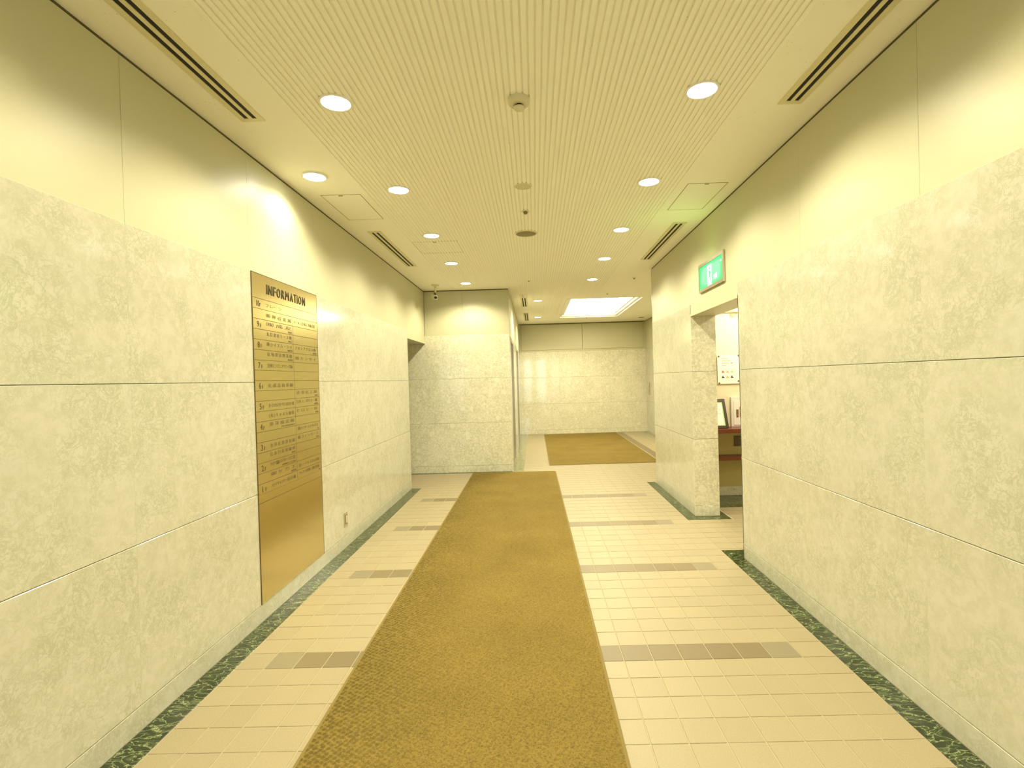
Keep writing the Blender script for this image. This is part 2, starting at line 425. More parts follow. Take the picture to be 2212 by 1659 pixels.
band(-3.9, X_EL - 0.005, Y_COL - 0.078, Y_COL - 0.001, along='x')
band(X_EL + 0.002, X_EL + 0.165, Y_COL - 0.04, Y_FAR - 0.002, 'greystone')
band(2.74, X_FR - 0.002, Y_RIGHT_END + 0.13, Y_FAR - 0.002, 'greystone')

# ------------------------------------------------------------------ ceiling
SK = (0.61, 1.975, 9.17, 12.0)          # opening of the luminous panel
cm = MB()
cm.box(-4.2, SK[0], YB - 0.3, Y_FAR + 0.3, CH, CH + 0.25).box(SK[1], 3.5, YB - 0.3, Y_FAR + 0.3, CH, CH + 0.25)
cm.box(SK[0], SK[1], YB - 0.3, SK[2], CH, CH + 0.25).box(SK[0], SK[1], SK[3], Y_FAR + 0.3, CH, CH + 0.25)
ceil = struct(cm.build('ceiling', M['ceil']))
RIBH = 0.0055
n_rib = 78
for i in range(n_rib):
    x = -1.205 + 0.03 * i
    y1 = 12.75 if 0.0 < x < 0.55 else (Y_COL - 0.02 if x < X_EL else 8.9)
    y1 = 12.75 if X_EL + 0.32 < x < 0.55 else y1
    cbox('ceiling_rib', x - 0.0108, x + 0.0108, YB + 0.02, y1, CH - RIBH, CH + 0.002, M['rib'], ceil, 0.0015)

# ------------------------------------------------------------------ left wall
core = MB().box(XL - 0.25, XL - 0.012, YB, Y_LEFT_END - 0.012, 0, CH).box(XL - 0.25, XL - 0.012, Y_LEFT_END - 0.012, Y_COL, 2.03, CH)
wall_left = struct(core.build('wall_left', M['joint']))
YS_L = [YB, -3.46, -2.53, -1.60, -0.67, 0.26, 1.19, 2.12, 3.055, 3.975, 4.93, 5.885, Y_LEFT_END]
rows_panels(wall_left, 0, XL, -0.012, YS_L, [PL, J1, J2, J3], M['marble'], 'marble_panel')
rows_panels(wall_left, 0, XL - 0.003, -0.009, YS_L, [J3, CH - GAPTOP], M['paint'], 'painted_panel', gz=0, gu=0.0008, ch=0.0005)
cbox('painted_panel', XL - 0.012, XL - 0.003, Y_LEFT_END + 0.0004, Y_COL, 2.011, CH - GAPTOP, M['paint'], wall_left)
cbox('soffit_panel', XL - 2.3, XL, Y_LEFT_END - 0.012, Y_COL, 2.010, 2.030, M['paint'], wall_left, 0.0008)
cbox('marble_panel', XL - 0.25, XL, Y_LEFT_END - 0.012, Y_LEFT_END, PL, 2.010, M['marble'], wall_left)
base_l = struct(MB().box(XL - 0.012, XL - 0.006, YB, Y_LEFT_END, 0, PL).build('baseboard_left', M['joint']))
rows_panels(base_l, 0, XL, -0.006, [YB, -3.0, -1.2, 0.6, 2.0, 3.4, 4.3, 5.6, Y_LEFT_END], [0, PL], M['marble'], 'plinth_stone', gz=0.0015)
# the passage to the left
pw = MB().box(XL - 2.3, XL - 0.25, Y_LEFT_END - 0.2, Y_LEFT_END - 0.012, 0, CH).box(XL - 2.5, XL - 2.3, Y_LEFT_END - 0.2, Y_COL, 0, CH)
struct(pw.build('wall_passage', M['paint']))

# ------------------------------------------------------------------ block beyond the corridor, lift wall
core = MB().box(-4.2, -0.55, Y_COL + 0.012, Y_FAR + 0.2, 0, CH).box(-0.56, X_EL - 0.012, Y_COL + 0.012, Y_FAR, 2.12, CH)
wall_center = struct(core.build('wall_center', M['joint']))
XS_C = [-3.6, -2.6, -1.68, -1.09, X_EL]
rows_panels(wall_center, 1, Y_COL, 0.012, XS_C, [PL, 0.767, 1.457, 2.128], M['breccia'], 'marble_panel', skip=lambda a, b, c, d: b <= -3.7)
rows_panels(wall_center, 1, Y_COL + 0.003, 0.009, [-1.68, -1.09, X_EL], [2.128, CH - GAPTOP], M['paint'], 'painted_panel', gz=0, gu=0.001, ch=0.0005)
rows_panels(wall_center, 1, Y_COL, 0.012, [-3.6, -2.2, -1.0, X_EL], [0, PL], M['breccia'], 'plinth_stone', gz=0.0015)
LIFTS = [(8.30, 9.25), (10.70, 11.75)]
yy = [Y_COL + 0.012, LIFTS[0][0], LIFTS[0][1], LIFTS[1][0], LIFTS[1][1], Y_FAR]
for a, b in ((yy[0], yy[1]), (yy[2], yy[3]), (yy[4], yy[5])):
    rows_panels(wall_center, 0, X_EL, -0.18, [a, b], [0, PL, 0.767, 1.457, 2.11], M['marble'], 'marble_panel', gz=0.002)
for a, b in LIFTS:
    cbox('lintel_panel', X_EL - 0.18, X_EL, a, b, 2.065, 2.11, M['marble'], wall_center)
rows_panels(wall_center, 0, X_EL, -0.012, [Y_COL + 0.012, 9.3, 10.6, 11.9, Y_FAR], [2.11, CH - GAPTOP], M['paint'], 'painted_panel', gz=0.001)
for i, (a, b) in enumerate(LIFTS):
    d = struct(empty('door_%d' % (i + 1), (X_EL - 0.16, (a + b) / 2, 0)))
    mid = (b - a) / 2
    for s in (-1, 1):
        y0, y1 = (-mid + 0.035, -0.002) if s < 0 else (0.002, mid - 0.035)
        link('door_leaf', MB().box(-0.02, 0.0, y0, y1, 0.006, 2.06).mesh('door_leaf', M['lift_steel']), d)
    fr = MB().box(-0.02, 0.165, -mid, -mid + 0.03, 0, 2.065).box(-0.02, 0.165, mid - 0.03, mid, 0, 2.065).box(-0.02, 0.165, -mid + 0.03, mid - 0.03, 2.035, 2.065)
    link('door_frame', fr.mesh('door_frame', M['chrome']), d)
    link('door_sill', MB().box(-0.02, 0.16, -mid + 0.03, mid - 0.03, 0, 0.006).mesh('door_sill', M['chrome']), d)

# ------------------------------------------------------------------ far wall and the wall on its right
wall_far = struct(MB().box(X_EL - 0.2, 3.4, Y_FAR + 0.012, Y_FAR + 0.3, 0, CH).build('wall_far', M['joint']))
XS_F = [X_EL, 0.44, 1.25, 2.06, X_FR]
rows_panels(wall_far, 1, Y_FAR, 0.012, XS_F, [0, PL, J1, J2, 2.11], M['breccia'], 'marble_panel')
rows_panels(wall_far, 1, Y_FAR, 0.012, [X_EL + 0.05, 1.25, X_FR - 0.05], [2.15, CH - GAPTOP - 0.01], M['paint'], 'painted_panel', gz=0.004, gu=0.006)
for a, b, c, d in ((X_EL, X_FR, 2.112, 2.148), (X_EL, X_EL + 0.05, 2.15, CH - GAPTOP), (X_FR - 0.05, X_FR, 2.15, CH - GAPTOP)):
    cbox('frame_strip', a, b, Y_FAR, Y_FAR + 0.012, c, d, M['paint'], wall_far)
wall_fr = struct(MB().box(X_FR + 0.012, 3.4, Y_RIGHT_END, Y_FAR + 0.2, 0, CH).build('wall_far_right', M['joint']))
rows_panels(wall_fr, 0, X_FR, 0.012, [Y_RIGHT_END, 8.4, 10.0, 11.6, Y_FAR], [0, PL, J1, J2, 2.11], M['marble'], 'marble_panel')
rows_panels(wall_fr, 0, X_FR, 0.012, [Y_RIGHT_END, 8.4, 10.0, 11.6, Y_FAR], [2.11, CH - GAPTOP], M['paint'], 'painted_panel', gz=0.001)

# ------------------------------------------------------------------ right wall, doorway, pillar
core = MB().box(XR + 0.012, XR + WT - 0.01, YB, Y_DOOR0 - 0.012, 0, CH).box(XR + 0.012, XR + WT - 0.01, Y_DOOR0 - 0.012, Y_DOOR1 + 0.012, 2.02, CH)
core.box(XR + 0.012, XR + WT - 0.012, Y_DOOR1 + 0.012, Y_RIGHT_END - 0.012, 0, CH)
wall_right = struct(core.build('wall_right', M['joint']))
YS_R = [YB, -3.48, -2.55, -1.62, -0.69, 0.24, 1.17, 2.10, 3.03, Y_DOOR0]
rows_panels(wall_right, 0, XR, 0.012, YS_R, [PL, J1, J2, J3], M['marble'], 'marble_panel')
rows_panels(wall_right, 0, XR + 0.003, 0.009, YS_R, [J3, CH - GAPTOP], M['paint'], 'painted_panel', gz=0, gu=0.0008, ch=0.0005)
cbox('painted_panel', XR + 0.003, XR + 0.012, Y_DOOR0 + 0.0004, Y_DOOR1, 2.001, CH - GAPTOP, M['paint'], wall_right)
cbox('soffit_panel', XR, XR + WT, Y_DOOR0 - 0.012, Y_DOOR1 + 0.011, 1.998, 2.018, M['paint'], wall_right, 0.0008)
cbox('jamb_panel', XR, XR + WT, Y_DOOR0 - 0.012, Y_DOOR0, 0, 1.998, M['marble'], wall_right)
rows_panels(wall_right, 0, XR, 0.012, [Y_DOOR1 + 0.012, 5.95, Y_RIGHT_END], [PL, J1, J2, J3], M['marble'], 'marble_panel')
rows_panels(wall_right, 0, XR + 0.003, 0.009, [Y_DOOR1, 5.95, Y_RIGHT_END], [J3, CH - GAPTOP], M['paint'], 'painted_panel', gz=0, gu=0.0004, ch=0.0005)
rows_panels(wall_right, 1, Y_DOOR1, 0.012, [XR, XR + WT], [0, PL, J1, J2, 1.998], M['breccia'], 'marble_panel')
rows_panels(wall_right, 1, Y_RIGHT_END, -0.012, [XR, XR + WT], [0, PL, J1, J2, J3, CH - GAPTOP], M['marble'], 'marble_panel')
base_r = struct(MB().box(XR + 0.006, XR + 0.012, YB, Y_DOOR0, 0, PL).box(XR + 0.006, XR + 0.012, Y_DOOR1 + 0.012, Y_RIGHT_END, 0, PL).build('baseboard_right', M['joint']))
rows_panels(base_r, 0, XR, 0.006, [YB, -2.7, -1.0, 0.5, 1.6, 2.75, Y_DOOR0], [0, PL], M['marble'], 'plinth_stone', gz=0.0015)
rows_panels(base_r, 0, XR, 0.006, [Y_DOOR1 + 0.012, 5.95, Y_RIGHT_END], [0, PL], M['marble'], 'plinth_stone', gz=0.0015)

# room behind the doorway
XB, YBK = XR + WT, 6.02
wb = MB().box(XB, 3.5, YBK, Y_RIGHT_END, 0, CH)
wall_room = struct(wb.build('wall_side_room', M['roompaint']))
cbox('painted_panel', XB + 0.002, 3.29, YBK - 0.004, YBK, PL, 0.80, M['olivepaint'], wall_room, 0.0008)
cbox('plinth_stone', XB + 0.002, 3.29, YBK - 0.014, YBK, 0, PL, M['breccia'], wall_room)
cbox('picture_rail', XB + 0.002, 3.29, YBK - 0.02, YBK, 2.125, 2.145, M['orangeink'], wall_room)
struct(MB().box(3.3, 3.5, 3.0, YBK, 0, CH).box(XB, 3.5, 2.9, 3.1, 0, CH).build('wall_room_right', M['roompaint']))
struct(MB().box(XB - 0.005, 3.4, 3.0, YBK, 2.45, 2.60).build('ceiling', M['rib']))

# entrance behind the camera
ew = MB(); PANES = [(-0.74, -0.14), (0.12, 0.70), (1.02, 1.16), (1.28, 1.42)]; xs = [-1.93] + [v for p in PANES for v in p] + [1.82]
for i in range(0, len(xs), 2): ew.box(xs[i], xs[i + 1], YB - 0.15, YB, 0, 2.6)
ew.box(-1.93, 1.82, YB - 0.15, YB, 2.6, CH)
struct(ew.build('wall_back', M['paint']))
for i, (a, b) in enumerate(PANES):
    w = struct(empty('window_%d' % (i + 1), ((a + b) / 2, YB - 0.07, 0))); h = (b - a) / 2
    link('pane', MB().box(-h + 0.03, h - 0.03, -0.004, 0.004, 0.05, 2.55).mesh('pane', M['glass']), w)
    fr = MB().box(-h, -h + 0.03, -0.025, 0.025, 0, 2.6).box(h - 0.03, h, -0.025, 0.025, 0, 2.6).box(-h + 0.03, h - 0.03, -0.025, 0.025, 0, 0.05).box(-h + 0.03, h - 0.03, -0.025, 0.025, 2.55, 2.6)
    link('window_frame', fr.mesh('window_frame', M['chrome']), w)
struct(MB().box(-30, 30, -40, YB - 0.31, -0.25, -0.2).build('ground', simple('pale_pavement', (0.6, 0.58, 0.52), 0.8)))

# strips at the back of the wall-ceiling gap, its shade put into their dark colour
for n_, bx_ in enumerate(((XL - 0.011, XL - 0.007, YB, Y_COL), (XR + 0.007, XR + 0.011, YB, Y_RIGHT_END - 0.012), (X_EL - 0.011, X_EL - 0.007, Y_COL + 0.012, Y_FAR), (X_FR + 0.007, X_FR + 0.011, Y_RIGHT_END, Y_FAR),
                          (XL, X_EL - 0.012, Y_COL + 0.007, Y_COL + 0.011), (X_EL, X_FR, Y_FAR + 0.007, Y_FAR + 0.011))):
    struct(MB().box(*bx_, CH - GAPTOP, CH - 0.0005).build('trim_%d' % (n_ + 1), M['gap']))

# ------------------------------------------------------------------ carpets
def carpet(label, corners, r, group):
    t = tag(empty('carpet_mat', (sum(c[0] for c in corners) / 4, corners[0][1], 0)), label, 'carpet', group)
    ox, oy = t.location[0], t.location[1]
    def rounded(inset):
        cx = sum(c[0] for c in corners) / 4; pts = []
        n = 4
        for i in range(4):
            p = Vector(corners[i]); a = (Vector(corners[i - 1]) - p).normalized(); b = (Vector(corners[(i + 1) % 4]) - p).normalized()
            q = p + (a + b) * inset; rr = max(0.004, r - inset)
            for k in range(n + 1):
                s = k / n
                p0, p1 = q + a * rr, q + b * rr
                pt = (1 - s) ** 2 * p0 + 2 * s * (1 - s) * q + s * s * p1
                pts.append((pt[0] - ox, pt[1] - oy))
        return pts
    inn = rounded(0.014); out = rounded(0.0)
    MB().prism(inn, 2, 0.0005, 0.009).build('pile', M['carpet'], t)
    n = len(inn); m = MB()
    vs = [(x, y, 0.0008) for x, y in out] + [(x, y, 0.006) for x, y in out] + [(x, y, 0.0075) for x, y in inn] + [(x, y, 0.0008) for x, y in inn]
    fs = []
    for i in range(n):
        j = (i + 1) % n
        fs += [(i, j, n + j, n + i), (n + i, n + j, 2 * n + j, 2 * n + i), (2 * n + i, 2 * n + j, 3 * n + j, 3 * n + i), (3 * n + i, 3 * n + j, j, i)]
    m.poly(vs, fs).build('edge_binding', M['binding'], t)
    return t
carpet('long tan runner carpet down the middle of the corridor', [(-0.905, -2.2), (0.325, -2.2), (0.285, 7.85), (-0.985, 7.87)], 0.05, 'entrance carpets')
carpet('wide tan carpet on the far lift hall floor', [(0.20, 8.37), (2.02, 8.40), (2.03, 13.05), (0.20, 12.98)], 0.03, 'entrance carpets')

# ------------------------------------------------------------------ downlights
ring_me = MB().lathe([(0.084, CH - CH), (0.084, -0.009), (0.081, -0.012), (0.073, -0.012), (0.070, -0.010), (0.070, -0.002)], 40).mesh('trim_ring', M['white'], True)
disc_me = MB().poly([(0.070 * math.cos(2 * math.pi * i / 40), 0.070 * math.sin(2 * math.pi * i / 40), -0.0085) for i in range(40)] + [(0.040 * math.cos(2 * math.pi * i / 40), 0.040 * math.sin(2 * math.pi * i / 40), -0.0068) for i in range(40)],
                    [(i, (i + 1) % 40, 40 + (i + 1) % 40, 40 + i) for i in range(40)] + [tuple(range(40, 80))]).mesh('lamp_lens', M['lampglow'], True)
def downlight(x, y, label, power, group, spot=150, blend=0.50, col=LAMP):
    t = tag(empty('downlight', (x, y, CH)), label, 'light', group)
    link('trim_ring', ring_me, t); link('lamp_lens', disc_me, t)
    ld = bpy.data.lights.new('downlight_beam', 'SPOT'); ld.energy = power; ld.color = col
    ld.spot_size = math.radians(spot); ld.spot_blend = blend; ld.shadow_soft_size = 0.05
    lo = bpy.data.objects.new('downlight_beam', ld); COL.objects.link(lo); lo.parent = t; lo.location = (0, 0, -0.02)
    return t
ROW_Y = [2.56, 3.74, 4.93, 6.11, 7.38]
WORD = ['nearest', 'second nearest', 'third nearest', 'fourth nearest', 'farthest']
for i, y in enumerate(ROW_Y):
    kf = 1.35 if i == 4 else 1.0
    downlight(-0.95, y, f'round lit downlight, {WORD[i]} of the five in the left ribbed ceiling row', P_ROW * 0.92 * kf, 'corridor downlights')
    downlight(0.867, y, f'round lit downlight, {WORD[i]} of the five in the right ribbed ceiling row', P_ROW * 1.12 * kf, 'corridor downlights')
downlight(-1.442, 3.455, 'round lit downlight close to the left wall above the brass directory', P_WASH, 'wall washing downlights')
downlight(0.10, 9.22, 'round downlight near the lift wall, the nearer of two beside the luminous panel', P_HALL, 'lift hall downlights')
downlight(0.11, 11.70, 'round downlight near the lift wall, the farther of two beside the luminous panel', P_HALL, 'lift hall downlights')
for x, side, k in ((-0.95, 'left', 0.7), (0.867, 'right', 0.8)):
    for y, where in ((1.37, 'just above the camera'), (0.18, 'right over the camera'), (-1.0, 'first behind the camera'), (-2.2, 'last before the entrance glazing')):
        downlight(x, y, f'round lit downlight {where} in the {side} ribbed ceiling row', P_ROW * k, 'corridor downlights')

# luminous ceiling panel of the lift hall
t = tag(empty('ceiling_light_panel', ((SK[0] + SK[1]) / 2, (SK[2] + SK[3]) / 2, CH)), 'large rectangular glowing ceiling panel with stepped cream frame', 'light')
ox, oy = t.location[0], t.location[1]
def frame_ring(x0, x1, y0, y1, w, z0, z1):
    return MB().box(x0, x0 + w, y0, y1, z0, z1).box(x1 - w, x1, y0, y1, z0, z1).box(x0 + w, x1 - w, y0, y0 + w, z0, z1).box(x0 + w, x1 - w, y1 - w, y1, z0, z1)
hx, hy = (SK[1] - SK[0]) / 2, (SK[3] - SK[2]) / 2
for k, (ins, w, z0, z1) in enumerate(((0.0, 0.012, -0.006, 0.14), (0.012, 0.05, 0.022, 0.05), (0.062, 0.05, 0.052, 0.09))):
    frame_ring(-hx + ins, hx - ins, -hy + ins, hy - ins, w, z0, z1).build('frame_step', M['white'], t)
MB().box(-hx + 0.012, hx - 0.012, -hy + 0.012, hy - 0.012, 0.125, 0.135).build('diffuser', M['panelglow'], t)

# ------------------------------------------------------------------ ceiling fittings
def slot_vent(x, y0, y1, label):
    t = tag(empty('slot_vent', (x, (y0 + y1) / 2, CH)), label, 'vent', 'ceiling slot vents'); h = (y1 - y0) / 2
    fl = MB()
    for a, b in ((-0.062, -0.033), (-0.010, 0.010), (0.033, 0.062)):
        fl.box(a, b, -h, h, -0.006, 0.001)
    fl.box(-0.062, 0.062, -h - 0.03, -h, -0.006, 0.001).box(-0.062, 0.062, h, h + 0.03, -0.006, 0.001)
    fl.build('flange', M['ventmetal'], t)
    for a, b in ((-0.033, -0.010), (0.010, 0.033)):
        MB().box(a, b, -h, h, -0.0025, 0.001).build('slot', M['slot'], t)
slot_vent(-1.446, 1.27, 2.685, 'double slot ceiling vent beside the left wall, nearest the camera')
slot_vent(1.376, 1.27, 2.695, 'double slot ceiling vent beside the right wall, nearest the camera')
slot_vent(-1.449, 4.785, 6.20, 'double slot ceiling vent by the left wall beyond the access hatch')
slot_vent(1.384, 4.80, 6.225, 'double slot ceiling vent by the right wall before the lift hall')
slot_vent(-0.15, 8.53, 9.95, 'double slot ceiling vent in the lift hall, the nearer of two')
slot_vent(-0.146, 10.98, 12.375, 'double slot ceiling vent in the lift hall, the farther of two')

def hatch(x0, x1, y0, y1, drop, label):
    t = tag(empty('access_hatch', ((x0 + x1) / 2, (y0 + y1) / 2, CH)), label, 'hatch', 'ceiling access hatches')
    hx, hy = (x1 - x0) / 2, (y1 - y0) / 2
    frame_ring(-hx, hx, -hy, hy, 0.0035, -drop - 0.0008, 0.0).build('frame_gap', M['cream'] if drop > 0.004 else M['joint'], t)
    if drop < 0.004:
        MB().box(-hx + 0.0045, hx - 0.0045, -hy + 0.0045, hy - 0.0045, -0.0015, 0.0).build('panel', M['rib'], t)
    MB().box(-0.02, 0.012, -hy + 0.012, -hy + 0.024, -drop - 0.002, 0).build('latch', M['olive'], t)
hatch(1.172, 1.468, 3.817, 4.412, 0.001, 'square plain ceiling access hatch next to the right wall')
hatch(-1.552, -1.256, 3.813, 4.405, 0.001, 'plain ceiling access hatch next to the left wall')
hatch(-1.19, -0.736, 5.153, 5.613, RIBH, 'faint square access hatch in the ribbed ceiling')

t = tag(empty('smoke_detector', (-0.04, 2.587, CH)), 'cream smoke detector on the ribbed ceiling between the nearest downlights', 'detector')
MB().lathe([(0.0, 0.0), (0.056, 0.0), (0.056, -0.014), (0.052, -0.03), (0.045, -0.036), (0.0, -0.036)], 36).build('base', M['cream'], t, smooth=True)
MB().lathe([(0.0, -0.036), (0.021, -0.036), (0.021, -0.046), (0.0, -0.046)], 24).build('chamber', M['black'], t, smooth=True)
MB().lathe([(0.0, -0.044), (0.027, -0.045), (0.027, -0.053), (0.022, -0.059), (0.0, -0.060)], 28).build('cap', M['cream'], t, smooth=True)

t = tag(empty('ceiling_disc', (-0.043, 3.752, CH)), 'flat round cream perforated cover on the ceiling before the sprinkler', 'ceiling cover')
MB().lathe([(0.064, 0.0), (0.064, -0.0075), (0.058, -0.0095), (0.0, -0.0095)], 40).build('rim', M['cream'], t, smooth=True)
hm = MB()
for r, n in ((0.018, 8), (0.034, 14), (0.049, 20)):
    for i in range(n):
        a = 2 * math.pi * i / n; hm.lathe([(0.0, -0.0102), (0.0028, -0.0100), (0.0028, -0.0090)], 6, r * math.cos(a), r * math.sin(a))
hm.build('perforation', M['olive'], t)
t = tag(empty('ceiling_speaker', (-0.043, 4.961, CH)), 'large round dark grille ceiling speaker with yellow rim', 'speaker')
MB().lathe([(0.110, 0.0), (0.110, -0.008), (0.104, -0.012), (0.097, -0.012), (0.096, -0.008)], 44).build('rim', M['ventmetal'], t, smooth=True)
MB().lathe([(0.097, -0.008), (0.06, -0.0105), (0.0, -0.0115)], 44).build('grille', M['olive'], t, smooth=True)
t = tag(empty('ceiling_speaker', (2.60, 12.38, CH)), 'small dark round ceiling speaker in the far right corner of the lift hall', 'speaker')
MB().lathe([(0.08, 0.0), (0.08, -0.006), (0.074, -0.009), (0.068, -0.008)], 32).build('rim', M['cream'], t, smooth=True)
MB().lathe([(0.069, -0.007), (0.0, -0.009)], 32).build('grille', M['olive'], t, smooth=True)
def sprinkler(x, y, label, s=1.0, m='olive'):
    t = tag(empty('sprinkler', (x, y, CH)), label, 'sprinkler', 'ceiling sprinklers')
    MB().lathe([(0.036 * s, 0), (0.036 * s, -0.0075), (0.03 * s, -0.009), (0.0, -0.009)], 24).build('escutcheon', M['cream'], t, smooth=True)
    MB().lathe([(0.017 * s, -0.008), (0.017 * s, -0.022 * s), (0.010 * s, -0.03 * s), (0.0, -0.032 * s)], 20).build('head', M[m], t, smooth=True)
sprinkler(-0.037, 4.309, 'small domed sprinkler just before the large ceiling speaker')
sprinkler(-0.045, 7.36, 'tiny sprinkler in the ribbed ceiling between the farthest downlights', 0.6)
sprinkler(1.467, 7.393, 'tiny sprinkler near the end of the right wall', 0.7)
sprinkler(1.27, 8.714, 'tiny sprinkler just before the luminous ceiling panel', 0.6)
sprinkler(1.264, 12.12, 'tiny sprinkler just beyond the luminous ceiling panel', 0.6)

# security camera
t = tag(empty('security_camera', (-1.408, 7.477, CH)), 'small cream security camera hanging from the ceiling at the left corner', 'camera')
MB().lathe([(0.0, 0), (0.058, 0), (0.058, -0.006), (0.05, -0.012), (0.0, -0.012)], 28).build('mount_plate', M['cream'], t, smooth=True)
MB().lathe([(0.013, -0.01), (0.013, -0.115), (0.0, -0.115)], 16).build('stem', M['cream'], t, smooth=True)
MB().box(-0.022, 0.010, -0.012, 0.012, -0.150, -0.110).build('bracket', M['mesh_brown'], t)
body = MB().prism([(-0.030, -0.028), (0.030, -0.028), (0.034, 0.0), (0.030, 0.028), (-0.030, 0.028), (-0.034, 0.0)], 1, -0.06, 0.06)
bo = body.build('camera_body', M['cream'], t, (-0.018, 0.0, -0.172)); bo.rotation_euler = (math.radians(18), 0, math.radians(28))
le = MB().lathe([(0.0, 0.026), (0.019, 0.026), (0.020, 0.0), (0.0, 0.0)], 24).build('lens', M['black'], bo, (0, -0.06, 0), smooth=True)
le.rotation_euler = (math.radians(90), 0, 0)

# ------------------------------------------------------------------ text helper
def text_mesh(body, size, width=None, extrude=0.0004, max_w=None):
    cu = bpy.data.curves.new('t', 'FONT'); cu.body = body; cu.size = size; cu.extrude = extrude; cu.resolution_u = 2
    ob = bpy.data.objects.new('t', cu); COL.objects.link(ob)
    dg = bpy.context.evaluated_depsgraph_get(); dg.update()
    me = bpy.data.meshes.new_from_object(ob.evaluated_get(dg))
    bpy.data.objects.remove(ob); bpy.data.curves.remove(cu)
    if len(me.vertices):
        xs = [v.co.x for v in me.vertices]; x0, w = min(xs), max(xs) - min(xs)
        tw = width if width else (min(w, max_w) if max_w else w)
        k = tw / w if w else 1
        for v in me.vertices: v.co.x = (v.co.x - x0) * k
    return me
def put_text(parent, body, y, z, size, m, width=None, max_w=None, extrude=0.0004, off=0.0044, right=False, name='lettering'):
    """lettering on the left wall plate: reads along +Y, up +Z, facing +X"""
    me = text_mesh(body, size, width, extrude, max_w); me.materials.append(m)
    if right and len(me.vertices): y -= max(v.co.x for v in me.vertices)
    o = link(name, me, parent, (off, y, z)); o.rotation_euler = (math.radians(90), 0, math.radians(90))
    if name == 'lettering': o['kind'] = 'stuff'
    return o

# ------------------------------------------------------------------ brass directory
SY0, SY1, SZ0, SZ1 = 3.062, 3.972, 0.106, 2.113
t = tag(empty('directory_sign', (XL, 0, 0)), 'tall brass floor directory with engraved lines and the word INFORMATION', 'sign')
cbox('plate', 0.0, 0.004, SY0, SY1, SZ0, SZ1, M['brass'], t, 0.0012)
MB().box(0, 0.0045, SY0 - 0.004, SY0, SZ0, SZ1 + 0.003).box(0, 0.0045, SY1, SY1 + 0.004, SZ0, SZ1 + 0.003).box(0, 0.0045, SY0, SY1, SZ1, SZ1 + 0.003).build('edge_trim', M['engrave'], t)
Z0, PITCH = 1.962, 0.0631
YD = 3.568
def line(y0, y1, z, h=0.0028): MB().box(0.0036, 0.0043, y0, y1, z - h / 2, z + h / 2).build('engraved_line', M['engrave'], t)
for k in range(20):
    line(SY0 + 0.002, SY1 - 0.002, Z0 - k * PITCH, 0.0028 if k < 19 else 0.0012)
line(SY0 + 0.002, SY1 - 0.002, 0.712)
MB().box(0.0036, 0.0043, YD - 0.001, YD + 0.001, Z0 - 19 * PITCH, Z0 - PITCH).build('engraved_line', M['engrave'], t)
def advance(ch, size):
    return {'I': 0.30, 'M': 0.92, 'O': 0.86, 'N': 0.80, 'T': 0.66, 'F': 0.66, 'R': 0.74, 'A': 0.80}[ch] * size
adv = [advance(ch, 1.0) for ch in 'INFORMATION']; kk = 0.555 / sum(adv); yy_ = 3.232
for ch, a in zip('INFORMATION', adv):
    put_text(t, ch, yy_, 2.003, 0.088, M['letter'], width=a * kk * (0.30 if ch == 'I' else 0.72), extrude=0.0015, off=0.0056, name='letter')
    yy_ += a * kk
ROWS = [
    ('10F', 'フレー ン', '', '', '', 1), ('', '㈱ 神 谷 金 属', '', 'トーメン日本石 大阪支店', '', 0), ('9F', '㈱ 成 友', '大阪支店', '', '', 0),
    ('', '丸紅建材リース㈱', '大阪支店', '', '', 0), ('8F', '㈱シイエム・シイ', '大阪営業所', 'フネンアクロス㈱', '大阪営業所', 0),
    ('', '宮地建設興業㈱', '大阪営業所', '㈱ カ ン サ イ', '', 0), ('7F', '宮地エンジニアリング㈱', '', '', '', 0), ('', '', '', '', '', 0),
    ('6F', '化 成 品 商 事 ㈱', '', '', '', 0), ('', '', '', '恵 東 化 工 ㈱', '大阪支店', 0),
    ('5F', 'ガーデンエクステリア・サイエンスセンター㈱', '', '日本ユニポリマー ㈱', '大阪営業所', 0), ('', '(有)キャメル珈琲', '', 'ヒ ロ リ ー ㈲', '大阪支店', 0),
    ('4F', '東 洋 棉 花 ㈱', 'TOYO COTTON (JAPAN) CO', '', '', 0), ('', '', '', '(株)インターエイペックス', '大阪', 0),
    ('3F', '太洋産業貿易㈱', '', '㈱コインパーク', '大阪支店', 0), ('', '日本包装運輸㈱', '大阪支店', '', '', 0),
    ('2F', 'アイリン胃腸科 エステサロン・アイリン美容', '耳鼻咽喉科クリニック 皮膚科', '', '', 0), ('', '㈱ サ カ エ', '大阪営業所', '東レ・テキスタイル㈱', '', 0),
    ('1F', 'ベッドギャラリー日比谷大阪', '', 'アイリン胃腸科 大阪営業所', '受付', 0)]
for k, (fl_, a, a2, b, b2, _) in enumerate(ROWS):
    zt = Z0 - k * PITCH; zb = zt - PITCH
    if fl_:
        put_text(t, fl_[:-1], 3.106, zb + 0.013, 0.052, M['letter'], max_w=0.032)
        put_text(t, 'F', 3.141, zb + 0.012, 0.034, M['letter'], max_w=0.018)
    sp = lambda q: ' '.join(q) if len(q) <= 9 and ' ' not in q else q
    if a: put_text(t, sp(a), 3.214, zb + (0.030 if a2 else 0.021), 0.027, M['fill'], width=0.20 if k == 0 else 0.33)
    if a2: put_text(t, a2, 3.552, zb + 0.008, 0.0145, M['fill'], right=True, max_w=0.29)
    if b: put_text(t, sp(b), 3.594, zb + (0.030 if b2 else 0.021), 0.026, M['fill'], width=0.335)
    if b2: put_text(t, b2, 3.945, zb + 0.008, 0.0135, M['fill'], right=True, max_w=0.2)

